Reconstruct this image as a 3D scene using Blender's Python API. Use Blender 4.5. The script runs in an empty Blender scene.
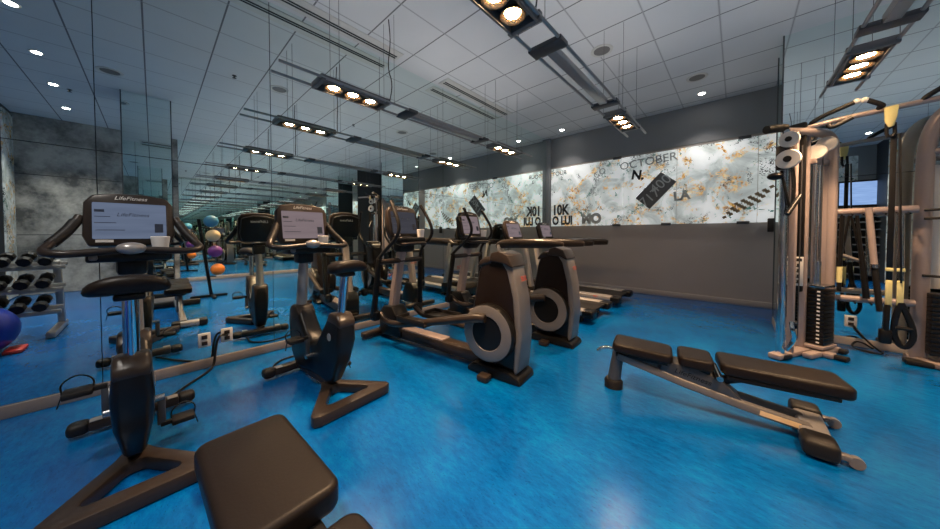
import bpy, bmesh, math, random
from mathutils import Vector, Matrix
random.seed(7)
SC = bpy.context.scene
COL = SC.collection
PI = math.pi
H = 3.63      # ceiling height
D = 6.84      # depth of the far wall
W = 6.9       # room width, mirror to mirror
# ------------------------------------------------------------------ materials
MATS = {}
def nt(name):
    m = bpy.data.materials.new(name); m.use_nodes = True
    t = m.node_tree; t.nodes.clear()
    return m, t, t.nodes, t.links
def mat(name, col, rough=.5, metal=0., var=.06, scale=30., bump=0., spec=.5, coat=0.):
    """procedural surface: base colour with slight noise variation in colour and roughness"""
    if name in MATS: return MATS[name]
    m, t, N, L = nt(name)
    o = N.new('ShaderNodeOutputMaterial'); b = N.new('ShaderNodeBsdfPrincipled')
    tc = N.new('ShaderNodeTexCoord'); no = N.new('ShaderNodeTexNoise')
    no.inputs['Scale'].default_value = scale; no.inputs['Detail'].default_value = 4
    L.new(tc.outputs['Object'], no.inputs['Vector'])
    mx = N.new('ShaderNodeMix'); mx.data_type = 'RGBA'
    mx.inputs['A'].default_value = [c*(1-var) for c in col]+[1]
    mx.inputs['B'].default_value = [min(1, c*(1+var)) for c in col]+[1]
    L.new(no.outputs['Fac'], mx.inputs['Factor']); L.new(mx.outputs['Result'], b.inputs['Base Color'])
    mr = N.new('ShaderNodeMapRange'); dr = .05 if metal < .1 else .015; mr.inputs['To Min'].default_value = max(0, rough-dr); mr.inputs['To Max'].default_value = min(1, rough+dr)
    L.new(no.outputs['Fac'], mr.inputs['Value']); L.new(mr.outputs['Result'], b.inputs['Roughness'])
    b.inputs['Metallic'].default_value = metal; b.inputs['Specular IOR Level'].default_value = spec
    b.inputs['Coat Weight'].default_value = coat
    if bump:
        bp = N.new('ShaderNodeBump'); bp.inputs['Strength'].default_value = bump; bp.inputs['Distance'].default_value = .002
        L.new(no.outputs['Fac'], bp.inputs['Height']); L.new(bp.outputs['Normal'], b.inputs['Normal'])
    L.new(b.outputs['BSDF'], o.inputs['Surface'])
    MATS[name] = m
    return m
def emit(name, col, strength):
    if name in MATS: return MATS[name]
    m, t, N, L = nt(name)
    o = N.new('ShaderNodeOutputMaterial'); e = N.new('ShaderNodeEmission')
    e.inputs['Color'].default_value = (*col, 1); e.inputs['Strength'].default_value = strength
    L.new(e.outputs['Emission'], o.inputs['Surface']); MATS[name] = m
    return m
def mirror_mat():
    m, t, N, L = nt('mirror_glass')
    o = N.new('ShaderNodeOutputMaterial'); g = N.new('ShaderNodeBsdfAnisotropic')
    g.inputs['Color'].default_value = (.875, .965, .94, 1); g.inputs['Roughness'].default_value = 0
    L.new(g.outputs['BSDF'], o.inputs['Surface']); return m
def floor_mat():
    m, t, N, L = nt('blue_linoleum')
    o = N.new('ShaderNodeOutputMaterial'); b = N.new('ShaderNodeBsdfPrincipled')
    tc = N.new('ShaderNodeTexCoord')
    mp = N.new('ShaderNodeMapping'); mp.inputs['Scale'].default_value = (6, 15, 1); mp.inputs['Rotation'].default_value = (0, 0, .62)
    L.new(tc.outputs['Object'], mp.inputs['Vector'])
    st = N.new('ShaderNodeTexNoise'); st.inputs['Scale'].default_value = 1.9; st.inputs['Detail'].default_value = 12; st.inputs['Roughness'].default_value = .78
    L.new(mp.outputs['Vector'], st.inputs['Vector'])
    bl = N.new('ShaderNodeTexNoise'); bl.inputs['Scale'].default_value = 1.7; bl.inputs['Detail'].default_value = 5
    L.new(tc.outputs['Object'], bl.inputs['Vector'])
    r = N.new('ShaderNodeValToRGB'); e = r.color_ramp.elements
    e[0].position = .36; e[0].color = (.0, .050, .205, 1); e[1].position = .64; e[1].color = (.0, .155, .41, 1)
    e2 = r.color_ramp.elements.new(.5); e2.color = (.0, .092, .315, 1)
    ad = N.new('ShaderNodeMath'); ad.operation = 'MULTIPLY_ADD'; ad.inputs[1].default_value = .62
    L.new(st.outputs['Fac'], ad.inputs[0])
    ml = N.new('ShaderNodeMath'); ml.operation = 'MULTIPLY'; ml.inputs[1].default_value = .38
    L.new(bl.outputs['Fac'], ml.inputs[0]); L.new(ml.outputs[0], ad.inputs[2])
    L.new(ad.outputs[0], r.inputs['Fac'])
    sc = N.new('ShaderNodeTexNoise'); sc.inputs['Scale'].default_value = 7; sc.inputs['Detail'].default_value = 5; L.new(mp.outputs['Vector'], sc.inputs['Vector'])
    sr = N.new('ShaderNodeMapRange'); sr.inputs['From Min'].default_value = .62; sr.inputs['From Max'].default_value = .69; sr.inputs['To Max'].default_value = .6; L.new(sc.outputs['Fac'], sr.inputs['Value'])
    sx = N.new('ShaderNodeMix'); sx.data_type = 'RGBA'; sx.inputs['B'].default_value = (.0, .03, .12, 1); L.new(sr.outputs['Result'], sx.inputs['Factor']); L.new(r.outputs['Color'], sx.inputs['A'])
    L.new(sx.outputs['Result'], b.inputs['Base Color'])
    mr = N.new('ShaderNodeMapRange'); mr.inputs['To Min'].default_value = .12; mr.inputs['To Max'].default_value = .30
    L.new(bl.outputs['Fac'], mr.inputs['Value']); L.new(mr.outputs['Result'], b.inputs['Roughness'])
    b.inputs['Specular IOR Level'].default_value = .5
    bp = N.new('ShaderNodeBump'); bp.inputs['Strength'].default_value = .06; bp.inputs['Distance'].default_value = .003
    L.new(st.outputs['Fac'], bp.inputs['Height']); L.new(bp.outputs['Normal'], b.inputs['Normal'])
    L.new(b.outputs['BSDF'], o.inputs['Surface']); return m
def ceiling_mat():
    m, t, N, L = nt('ceiling_tile')
    o = N.new('ShaderNodeOutputMaterial'); b = N.new('ShaderNodeBsdfPrincipled'); b.inputs['Roughness'].default_value = .9
    tc = N.new('ShaderNodeTexCoord'); sp = N.new('ShaderNodeSeparateXYZ'); L.new(tc.outputs['Object'], sp.inputs['Vector'])
    def line(sock, off, half):
        a = N.new('ShaderNodeMath'); a.operation = 'SUBTRACT'; a.inputs[1].default_value = off; L.new(sock, a.inputs[0])
        p = N.new('ShaderNodeMath'); p.operation = 'PINGPONG'; p.inputs[1].default_value = .3048; L.new(a.outputs[0], p.inputs[0])
        c = N.new('ShaderNodeMath'); c.operation = 'LESS_THAN'; c.inputs[1].default_value = half; L.new(p.outputs[0], c.inputs[0])
        return c
    gx, gy = .972, 2.398
    wx = line(sp.outputs['X'], gx, .012); wy = line(sp.outputs['Y'], gy, .009)
    mxm = N.new('ShaderNodeMath'); mxm.operation = 'MAXIMUM'; L.new(wx.outputs[0], mxm.inputs[0]); L.new(wy.outputs[0], mxm.inputs[1])
    dx = line(sp.outputs['X'], gx, .005); dy = line(sp.outputs['Y'], gy, .0075)
    no = N.new('ShaderNodeTexNoise'); no.inputs['Scale'].default_value = 1.1; no.inputs['Detail'].default_value = 4; L.new(tc.outputs['Object'], no.inputs['Vector'])
    r = N.new('ShaderNodeMix'); r.data_type = 'RGBA'; r.inputs['A'].default_value = (.64, .64, .65, 1); r.inputs['B'].default_value = (.76, .76, .77, 1)
    L.new(no.outputs['Fac'], r.inputs['Factor'])
    m1 = N.new('ShaderNodeMix'); m1.data_type = 'RGBA'; m1.inputs['B'].default_value = (.60, .60, .61, 1)
    L.new(mxm.outputs[0], m1.inputs['Factor']); L.new(r.outputs['Result'], m1.inputs['A'])
    m2 = N.new('ShaderNodeMix'); m2.data_type = 'RGBA'; m2.inputs['B'].default_value = (.19, .19, .2, 1)
    L.new(dy.outputs[0], m2.inputs['Factor']); L.new(m1.outputs['Result'], m2.inputs['A'])
    m3 = N.new('ShaderNodeMix'); m3.data_type = 'RGBA'; m3.inputs['B'].default_value = (.40, .40, .41, 1)
    L.new(dx.outputs[0], m3.inputs['Factor']); L.new(m2.outputs['Result'], m3.inputs['A'])
    L.new(m3.outputs['Result'], b.inputs['Base Color']); L.new(b.outputs['BSDF'], o.inputs['Surface']); return m
def concrete_mat():
    m, t, N, L = nt('board_concrete')
    o = N.new('ShaderNodeOutputMaterial'); b = N.new('ShaderNodeBsdfPrincipled'); b.inputs['Roughness'].default_value = .8
    tc = N.new('ShaderNodeTexCoord')
    a = N.new('ShaderNodeTexNoise'); a.inputs['Scale'].default_value = 1.5; a.inputs['Detail'].default_value = 8; a.inputs['Roughness'].default_value = .65
    L.new(tc.outputs['Object'], a.inputs['Vector'])
    r = N.new('ShaderNodeValToRGB'); e = r.color_ramp.elements
    e[0].position = .36; e[0].color = (.06, .062, .066, 1); e[1].position = .62; e[1].color = (.48, .46, .43, 1)
    L.new(a.outputs['Fac'], r.inputs['Fac'])
    sp = N.new('ShaderNodeSeparateXYZ'); L.new(tc.outputs['Object'], sp.inputs['Vector'])
    pp = N.new('ShaderNodeMath'); pp.operation = 'PINGPONG'; pp.inputs[1].default_value = .61; L.new(sp.outputs['Z'], pp.inputs[0])
    lt = N.new('ShaderNodeMath'); lt.operation = 'LESS_THAN'; lt.inputs[1].default_value = .008; L.new(pp.outputs[0], lt.inputs[0])
    mx = N.new('ShaderNodeMix'); mx.data_type = 'RGBA'; mx.inputs['B'].default_value = (.06, .06, .062, 1)
    L.new(lt.outputs[0], mx.inputs['Factor']); L.new(r.outputs['Color'], mx.inputs['A']); L.new(mx.outputs['Result'], b.inputs['Base Color'])
    L.new(b.outputs['BSDF'], o.inputs['Surface']); return m
def mural_mat(name, glow, seed=0.):
    """torn-paper collage print: white and grey layers, ochre blots, dark fragments; backlit when glow > 0"""
    m, t, N, L = nt(name)
    o = N.new('ShaderNodeOutputMaterial'); b = N.new('ShaderNodeBsdfPrincipled'); b.inputs['Roughness'].default_value = .25
    tc = N.new('ShaderNodeTexCoord'); mp = N.new('ShaderNodeMapping'); mp.inputs['Location'].default_value = (seed, seed, 0)
    L.new(tc.outputs['Object'], mp.inputs['Vector'])
    def noise(s, d, dist=0., off=0., ro=.6):
        n = N.new('ShaderNodeTexNoise'); n.inputs['Scale'].default_value = s; n.inputs['Detail'].default_value = d
        n.inputs['Distortion'].default_value = dist; n.inputs['Roughness'].default_value = ro
        q = N.new('ShaderNodeMapping'); q.inputs['Location'].default_value = (off, off*.7, off*1.3)
        L.new(mp.outputs['Vector'], q.inputs['Vector']); L.new(q.outputs['Vector'], n.inputs['Vector']); return n
    def ramp(n, stops):
        r = N.new('ShaderNodeValToRGB'); es = r.color_ramp.elements
        while len(es) < len(stops): es.new(.5)
        for e, (p, c) in zip(es, stops): e.position = p; e.color = (*c, 1)
        L.new(n.outputs['Fac'], r.inputs['Fac']); return r
    def mixc(fac, a, bcol):
        x = N.new('ShaderNodeMix'); x.data_type = 'RGBA'; L.new(fac, x.inputs['Factor']); L.new(a, x.inputs['A'])
        if isinstance(bcol, tuple): x.inputs['B'].default_value = (*bcol, 1)
        else: L.new(bcol, x.inputs['B'])
        return x.outputs['Result']
    base = ramp(noise(2.2, 6, .8), [(.32, (.30, .33, .32)), (.48, (.56, .60, .58)), (.60, (.86, .88, .87))])
    c = base.outputs['Color']
    om = ramp(noise(2.6, 5, 1.4, 7.3), [(.51, (0, 0, 0)), (.60, (1, 1, 1))])
    od = ramp(noise(9, 5, 2.2, 3.1), [(.44, (0, 0, 0)), (.54, (1, 1, 1))])
    mu = N.new('ShaderNodeMath'); mu.operation = 'MULTIPLY'; L.new(om.outputs['Color'], mu.inputs[0]); L.new(od.outputs['Color'], mu.inputs[1])
    oc = ramp(noise(14, 3, 0, 1.7), [(.35, (.32, .14, .03)), (.5, (.72, .42, .13)), (.65, (.85, .68, .40))])
    c = mixc(mu.outputs[0], c, oc.outputs['Color'])
    gm = ramp(noise(3.1, 4, 1.2, 15.2), [(.58, (0, 0, 0)), (.62, (1, 1, 1))]); gd = ramp(noise(16, 3, 1, 9.9), [(.52, (0, 0, 0)), (.56, (1, 1, 1))])
    mg = N.new('ShaderNodeMath'); mg.operation = 'MULTIPLY'; L.new(gm.outputs['Color'], mg.inputs[0]); L.new(gd.outputs['Color'], mg.inputs[1])
    c = mixc(mg.outputs[0], c, (.10, .20, .17))
    km = ramp(noise(2.8, 4, .6, 22.4), [(.56, (0, 0, 0)), (.60, (1, 1, 1))]); kd = ramp(noise(20, 2, 3, 4.4), [(.53, (0, 0, 0)), (.56, (1, 1, 1))])
    mk = N.new('ShaderNodeMath'); mk.operation = 'MULTIPLY'; L.new(km.outputs['Color'], mk.inputs[0]); L.new(kd.outputs['Color'], mk.inputs[1])
    c = mixc(mk.outputs[0], c, (.06, .06, .06))
    L.new(c, b.inputs['Base Color'])
    if glow:
        L.new(c, b.inputs['Emission Color']); b.inputs['Emission Strength'].default_value = glow
    L.new(b.outputs['BSDF'], o.inputs['Surface']); return m
def screen_mat(name, c0, c1, strength):
    m, t, N, L = nt(name)
    o = N.new('ShaderNodeOutputMaterial'); e = N.new('ShaderNodeEmission'); e.inputs['Strength'].default_value = strength
    tc = N.new('ShaderNodeTexCoord'); w = N.new('ShaderNodeTexNoise'); w.inputs['Scale'].default_value = 1
    mp = N.new('ShaderNodeMapping'); mp.inputs['Scale'].default_value = (3, 3, 26); L.new(tc.outputs['Object'], mp.inputs['Vector']); L.new(mp.outputs['Vector'], w.inputs['Vector'])
    r = N.new('ShaderNodeMix'); r.data_type = 'RGBA'; r.inputs['A'].default_value = (*c0, 1); r.inputs['B'].default_value = (*c1, 1)
    L.new(w.outputs['Fac'], r.inputs['Factor']); L.new(r.outputs['Result'], e.inputs['Color'])
    L.new(e.outputs['Emission'], o.inputs['Surface']); return m

M_MIRROR = mirror_mat(); M_FLOOR = floor_mat(); M_CEIL = ceiling_mat(); M_CONC = concrete_mat()
M_WALL = mat('grey_paint', (.23, .235, .245), .6, var=.05, scale=3)
M_LOWWALL = mat('taupe_paint', (.36, .32, .295), .6, var=.05, scale=3)
M_DARKWALL = mat('dark_paint', (.03, .032, .036), .6)
M_BASE = mat('baseboard_vinyl', (.20, .175, .165), .4, var=.08, scale=8)
M_BLACK = mat('black_plastic', (.007, .0065, .0065), .33, scale=60, spec=.3)
M_SHROUD = mat('brown_black_plastic', (.012, .008, .007), .3, spec=.3)
M_RUBBER = mat('black_rubber', (.011, .0095, .009), .5, scale=80, spec=.3, bump=.2)
M_CHAR = mat('charcoal_plastic', (.028, .0205, .017), .32, scale=60, spec=.32)
M_GREYP = mat('grey_plastic', (.15, .14, .138), .32, scale=40)
M_SILVER = mat('silver_paint', (.36, .34, .33), .28, metal=.35, scale=40)
M_BEIGE = mat('platinum_paint', (.33, .265, .25), .32, metal=.15, scale=40)
M_CHROME = mat('chrome', (.75, .75, .77), .1, metal=1., var=.02)
M_STEEL = mat('brushed_steel', (.50, .50, .51), .25, metal=1., var=.05)
M_DSTEEL = mat('dark_steel', (.10, .10, .105), .4, metal=.6)
M_VINYL = mat('black_vinyl', (.011, .0072, .0055), .42, scale=120, bump=.25, spec=.22)
M_WHITE = mat('white_paper', (.80, .77, .74), .7, var=.03)
M_WPLAST = mat('white_plastic', (.62, .60, .57), .4)
M_TEXTW = mat('white_ink', (.75, .73, .70), .4)
M_TEXTG = mat('grey_ink', (.30, .31, .31), .5)
M_TEXTK = mat('black_ink', (.02, .02, .02), .5)
M_RED = mat('red_ink', (.60, .05, .02), .4)
M_YEL = mat('yellow_webbing', (.70, .62, .28), .6, scale=200)
M_BLUEB = mat('blue_ball', (.01, .03, .30), .3, var=.04)
M_LTBLUE = mat('light_blue_ball', (.06, .26, .45), .4)
M_CREAM = mat('cream_ball', (.75, .55, .32), .4)
M_PURP = mat('purple_ball', (.18, .04, .25), .4)
M_ORANGE = mat('orange_ball', (.80, .20, .02), .4)
M_REDP = mat('red_plastic', (.55, .04, .03), .4)
M_SCREEN = screen_mat('lcd_screen', (.13, .17, .27), (.24, .30, .44), .55)
M_SCREENW = screen_mat('lcd_screen_mauve', (.30, .23, .25), (.42, .33, .35), .5)
M_SCREEND = screen_mat('lcd_screen_dim', (.05, .05, .065), (.09, .09, .11), .6)
M_TV = screen_mat('tv_picture', (.10, .16, .34), (.22, .30, .50), 1.7)
M_LAMP = emit('warm_halogen', (1., .66, .36), 110)
M_DOWN = emit('white_led', (1., .95, .88), 40)
M_TUBE = emit('cool_tube', (1., .96, .93), 25)
M_REFL = mat('lamp_reflector', (.55, .36, .20), .25, metal=.8)

# ------------------------------------------------------------------ mesh builder
class MB:
    def __init__(s): s.bm = bmesh.new()
    def _bev(s, faces, w, seg=2):
        if w <= 0: return
        es = {e for f in faces if f.is_valid for e in f.edges if len(e.link_faces) == 2 and e.calc_face_angle(0) > .5}
        if es: bmesh.ops.bevel(s.bm, geom=list(es), offset=w, segments=seg, profile=.5, affect='EDGES', clamp_overlap=True)
    def box(s, c, size, bev=.006, rot=None, seg=2):
        M = Matrix.Translation(c)
        if rot is not None: M = M @ (rot.to_4x4() if hasattr(rot, 'to_4x4') else rot)
        M = M @ Matrix.Diagonal((*size, 1))
        r = bmesh.ops.create_cube(s.bm, size=1, matrix=M)
        fs = {f for v in r['verts'] for f in v.link_faces}
        s._bev(fs, min(bev, min(size)*.45), seg); return s
    def beam(s, a, b, w, h, bev=.006, up=(0, 0, 1)):
        a, b = Vector(a), Vector(b); d = (b-a); L = d.length; d.normalize()
        y = Vector(up).cross(d)
        if y.length < 1e-4: y = Vector((0, 1, 0)).cross(d)
        y.normalize(); z = d.cross(y)
        R = Matrix((d, y, z)).transposed()
        return s.box((a+b)/2, (L, w, h), bev, R)
    def prism(s, pts, axis, lo, hi, bev=.01, seg=2):
        """pts 2-D polygon; axis 'y': (x,z) -> extruded lo..hi in y; 'x': (y,z); 'z': (x,y)"""
        f = {'y': lambda p, t: (p[0], t, p[1]), 'x': lambda p, t: (t, p[0], p[1]), 'z': lambda p, t: (p[0], p[1], t)}[axis]
        A = [s.bm.verts.new(f(p, lo)) for p in pts]; B = [s.bm.verts.new(f(p, hi)) for p in pts]
        n = len(pts); fs = [s.bm.faces.new(A), s.bm.faces.new(B[::-1])]
        fs += [s.bm.faces.new((A[i], B[i], B[(i+1) % n], A[(i+1) % n])) for i in range(n)]
        bmesh.ops.recalc_face_normals(s.bm, faces=fs)
        if bev > 0:
            es = set(fs[0].edges) | set(fs[1].edges)
            es |= {e for g in fs[2:] for e in g.edges if e.calc_face_angle(0) > .7}
            bmesh.ops.bevel(s.bm, geom=list(es), offset=bev, segments=seg, profile=.5, affect='EDGES', clamp_overlap=True)
        return s
    def ring(s, outer, inner, lo, hi, bev=.01):
        n = len(outer); V = {}
        for k, P in (('o', outer), ('i', inner)):
            for z in (lo, hi): V[k, z] = [s.bm.verts.new((p[0], p[1], z)) for p in P]
        fs = []
        for i in range(n):
            j = (i+1) % n
            fs += [s.bm.faces.new((V['o', lo][i], V['o', lo][j], V['o', hi][j], V['o', hi][i])), s.bm.faces.new((V['i', lo][j], V['i', lo][i], V['i', hi][i], V['i', hi][j])),
                   s.bm.faces.new((V['o', hi][i], V['o', hi][j], V['i', hi][j], V['i', hi][i])), s.bm.faces.new((V['o', lo][j], V['o', lo][i], V['i', lo][i], V['i', lo][j]))]
        bmesh.ops.recalc_face_normals(s.bm, faces=fs)
        s._bev(fs, bev); return s
    def loft(s, rings, cap=True, closed=False):
        R = [[s.bm.verts.new(p) for p in r] for r in rings]; n = len(R[0]); fs = []
        m = len(R)
        for k in range(m if closed else m-1):
            a, b = R[k], R[(k+1) % m]
            for i in range(n): fs.append(s.bm.faces.new((a[i], a[(i+1) % n], b[(i+1) % n], b[i])))
        if cap and not closed: fs += [s.bm.faces.new(R[0][::-1]), s.bm.faces.new(R[-1])]
        bmesh.ops.recalc_face_normals(s.bm, faces=fs); return s
    def tube(s, pts, r, n=12, smooth=0, closed=False, flat=1.):
        P = [Vector(p) for p in pts]; rr = list(r) if isinstance(r, (list, tuple)) else [r]*len(P)
        for _ in range(smooth):
            Q, S = [], []
            m = len(P)
            if closed:
                for i in range(m):
                    a, b = P[i], P[(i+1) % m]; Q += [a*.75+b*.25, a*.25+b*.75]; S += [rr[i]]*2
            else:
                Q.append(P[0]); S.append(rr[0])
                for i in range(m-1):
                    a, b = P[i], P[i+1]; ra, rb = rr[i], rr[i+1]
                    Q += [a*.75+b*.25, a*.25+b*.75]; S += [ra*.75+rb*.25, ra*.25+rb*.75]
                Q.append(P[-1]); S.append(rr[-1])
            P, rr = Q, S
        m = len(P); T = []
        for i in range(m):
            a = P[(i-1) % m] if (closed or i > 0) else P[i]; b = P[(i+1) % m] if (closed or i < m-1) else P[i]
            d = (b-a); T.append(d.normalized() if d.length > 1e-9 else Vector((0, 0, 1)))
        u = Vector((0, 1, 0)) if abs(T[0].y) < .8 else Vector((0, 0, 1))
        rings = []
        for i in range(m):
            u = (u - T[i]*u.dot(T[i])).normalized(); v = T[i].cross(u)
            rings.append([P[i] + u*math.cos(2*PI*k/n)*rr[i]*flat + v*math.sin(2*PI*k/n)*rr[i] for k in range(n)])
        return s.loft(rings, True, closed)
    def lathe(s, prof, c, axis='z', n=24):
        c = Vector(c); ax = {'x': (Vector((1, 0, 0)), Vector((0, 1, 0)), Vector((0, 0, 1))), 'y': (Vector((0, 1, 0)), Vector((0, 0, 1)), Vector((1, 0, 0))),
                             'z': (Vector((0, 0, 1)), Vector((1, 0, 0)), Vector((0, 1, 0)))}[axis]
        rings = [[c + ax[0]*h + (ax[1]*math.cos(2*PI*k/n) + ax[2]*math.sin(2*PI*k/n))*max(r, 1e-4) for k in range(n)] for r, h in prof]
        return s.loft(rings, True)
    def ball(s, c, r, sc=(1, 1, 1), u=24, v=14):
        bmesh.ops.create_uvsphere(s.bm, u_segments=u, v_segments=v, radius=r, matrix=Matrix.Translation(c) @ Matrix.Diagonal((*sc, 1))); return s
    def quad(s, pts):
        s.bm.faces.new([s.bm.verts.new(p) for p in pts]); return s
    def warp(s, fn):
        for v in s.bm.verts: v.co = Vector(fn(*v.co))
        return s
    def xf(s, M): bmesh.ops.transform(s.bm, matrix=M, verts=s.bm.verts); return s
    def build(s, name, m, parent=None, off=(0, 0, 0), ang=38):
        if any(off): bmesh.ops.translate(s.bm, vec=Vector(off), verts=s.bm.verts)
        me = bpy.data.meshes.new(name); s.bm.to_mesh(me); s.bm.free()
        me.shade_smooth(); me.set_sharp_from_angle(angle=math.radians(ang))
        o = bpy.data.objects.new(name, me); me.materials.append(m); COL.objects.link(o)
        if parent: o.parent = parent
        return o
def thing(name, label, cat, loc=(0, 0, 0), rz=0., group=None):
    o = bpy.data.objects.new(name, None); o.empty_display_size = .1; COL.objects.link(o)
    o.location = loc; o.rotation_euler = (0, 0, rz)
    return tag(o, label, cat, group)
def tag(o, label, cat, group=None):
    o['label'] = label; o['category'] = cat
    if group: o['group'] = group
    return o
def struct(o): o['kind'] = 'structure'; return o
def copy_tree(o, parent=None):
    c = o.copy(); COL.objects.link(c)
    if parent: c.parent = parent
    for ch in list(o.children): copy_tree(ch, c)
    return c
def text(name, s, size, m, M, parent=None, shear=0., squash=1., bold=0.):
    cu = bpy.data.curves.new(name, 'FONT'); cu.body = s; cu.size = size; cu.align_x = 'CENTER'; cu.align_y = 'CENTER'; cu.shear = shear; cu.extrude = .0006; cu.offset = bold
    t = bpy.data.objects.new(name, cu); COL.objects.link(t); bpy.context.view_layer.update()
    me = bpy.data.meshes.new_from_object(t.evaluated_get(bpy.context.evaluated_depsgraph_get()))
    bpy.data.objects.remove(t); bpy.data.curves.remove(cu)
    if squash != 1.: me.transform(Matrix.Diagonal((squash, 1, 1, 1)))
    me.transform(M); me.materials.clear(); me.materials.append(m)
    o = bpy.data.objects.new(name, me); COL.objects.link(o)
    if parent: o.parent = parent
    return o
def face_x(loc, tilt=0.):   # text plane facing +x, reading along +y, leaning back by tilt
    return Matrix.Translation(loc) @ Matrix.Rotation(-tilt, 4, 'Y') @ Matrix(((0, 0, 1, 0), (1, 0, 0, 0), (0, 1, 0, 0), (0, 0, 0, 1)))
def face_ny(loc, roll=0.):  # text plane facing -y, reading along +x
    return Matrix.Translation(loc) @ Matrix.Rotation(PI/2, 4, 'X') @ Matrix.Rotation(roll, 4, 'Z')
def rrect(w, h, r, n=5, cx=0, cy=0):
    P = []
    for sx, sy, a0 in ((1, 1, 0), (-1, 1, PI/2), (-1, -1, PI), (1, -1, 1.5*PI)):
        for k in range(n): a = a0 + PI/2*k/(n-1); P.append((cx+sx*(w/2-r)+r*math.cos(a), cy+sy*(h/2-r)+r*math.sin(a)))
    return P

# ------------------------------------------------------------------ room shell
Y0, XB = -2.65, 6.3
MB().quad([(-.3, Y0-.2, 0), (W+.3, Y0-.2, 0), (W+.3, D+.2, 0), (-.3, D+.2, 0)]).build('floor', M_FLOOR)['kind'] = 'structure'
c = MB().box((W/2, (Y0+D)/2, H+.05), (W+.6, D-Y0+.4, .1), 0).build('ceiling', M_CEIL); struct(c)
# left wall: dark backing with mirror sheets set 4 mm apart
struct(MB().box((-.08, (Y0+D)/2, H/2), (.13, D-Y0+.3, H), 0).build('wall_left_backing', M_DARKWALL))
mb = MB(); ys = [Y0, -2.5, -1.4, -.283, .845, 2.1, 3.25, 4.42, 5.6, D]; zs = [.085, 1.868, H]
for a, b in zip(ys, ys[1:]):
    for z0, z1 in zip(zs, zs[1:]): mb.box((-.006, (a+b)/2, (z0+z1)/2), (.010, b-a-.005, z1-z0-.005), 0)
struct(mb.build('wall_left', M_MIRROR))
struct(MB().box((.004, (Y0+D)/2, .042), (.028, D-Y0, .085), .006).build('baseboard_left', M_BASE))
# far wall: grey above the mural, taupe below
struct(MB().box((W/2, D+.08, H-.36), (W+.3, .12, .72), 0).build('wall_back_upper', M_WALL))
struct(MB().box((W/2, D+.08, 1.46), (W+.3, .12, 2.92), 0).build('wall_back', M_LOWWALL))
struct(MB().box((W/2, D+.012, .05), (W, .03, .10), .006).build('baseboard_back', M_LOWWALL))
struct(MB().box((.05, D-.02, H/2), (.10, .12, H), .003).build('trim_1', M_WALL))
# right wall: mirror, then bare concrete beyond the column
struct(MB().box((W+.06, (.45+D)/2, H/2), (.1, D-.45, H), 0).build('wall_right_backing', M_DARKWALL))
mb = MB(); ys = [.45, 1.6, 2.75, 3.9, 5.2]
for a, b in zip(ys, ys[1:]):
    for z0, z1 in zip(zs, zs[1:]): mb.box((W+.004, (a+b)/2, (z0+z1)/2), (.010, b-a-.005, z1-z0-.005), 0)
struct(mb.build('wall_right', M_MIRROR))
struct(MB().box((W-.004, 2.8, .05), (.03, 4.7, .10), .004).build('baseboard_right', M_LOWWALL))
struct(MB().box((W+.06, (Y0+.45)/2, H/2), (.1, .45-Y0+.2, H), 0).build('wall_right_concrete', M_CONC))
# rear: plain wall, and a pier faced with a printed collage
struct(MB().box((W/2, Y0-.06, H/2), (W+.4, .12, H), 0).build('wall_rear', M_WALL))
struct(MB().box((5.62, Y0+.012, H/2-.1), (.75, .02, H-.3), 0).build('wall_rear_banner', mural_mat('banner_print', .0, 9.)))
struct(MB().box(((XB+W)/2, (Y0-1.85)/2, H/2), (W-XB, -1.85-Y0, H), 0).build('wall_rear_pier', M_DARKWALL))
struct(MB().box(((XB+W)/2, -1.838, H/2-.03), (W-XB-.01, .02, H-.1), 0).build('wall_rear_print', mural_mat('rear_print', .0, 4.)))
# mirrored columns
def mirrored_column(name, x0, x1, y0, y1):
    struct(MB().box(((x0+x1)/2, (y0+y1)/2, H/2), (x1-x0-.03, y1-y0-.03, H), 0).build(name+'_core', M_DSTEEL))
    m = MB(); e = .007
    for z0, z1 in ((.09, 1.868), (1.868, H)):
        zc, hz = (z0+z1)/2, z1-z0-.005
        for (c, s) in (((x0+.005, (y0+y1)/2, zc), (.01, y1-y0-2*e, hz)), ((x1-.005, (y0+y1)/2, zc), (.01, y1-y0-2*e, hz)),
                       (((x0+x1)/2, y0+.005, zc), (x1-x0-2*e, .01, hz)), (((x0+x1)/2, y1-.005, zc), (x1-x0-2*e, .01, hz))): m.box(c, s, 0)
    struct(m.build(name, M_MIRROR))
    t = MB()
    for (x, y) in ((x0, y0), (x1, y0), (x0, y1), (x1, y1)): t.box((x, y, H/2), (.014, .014, H), 0)
    struct(t.build(name+'_trim', M_DSTEEL))
    struct(MB().box(((x0+x1)/2, (y0+y1)/2, .045), (x1-x0+.01, y1-y0+.01, .09), .004).build(name+'_baseboard', M_LOWWALL))
mirrored_column('wall_column_far', 3.97, 5.22, 5.205, 5.80)
mirrored_column('wall_column_near', 3.97, 4.55, -.33, .25)

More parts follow.
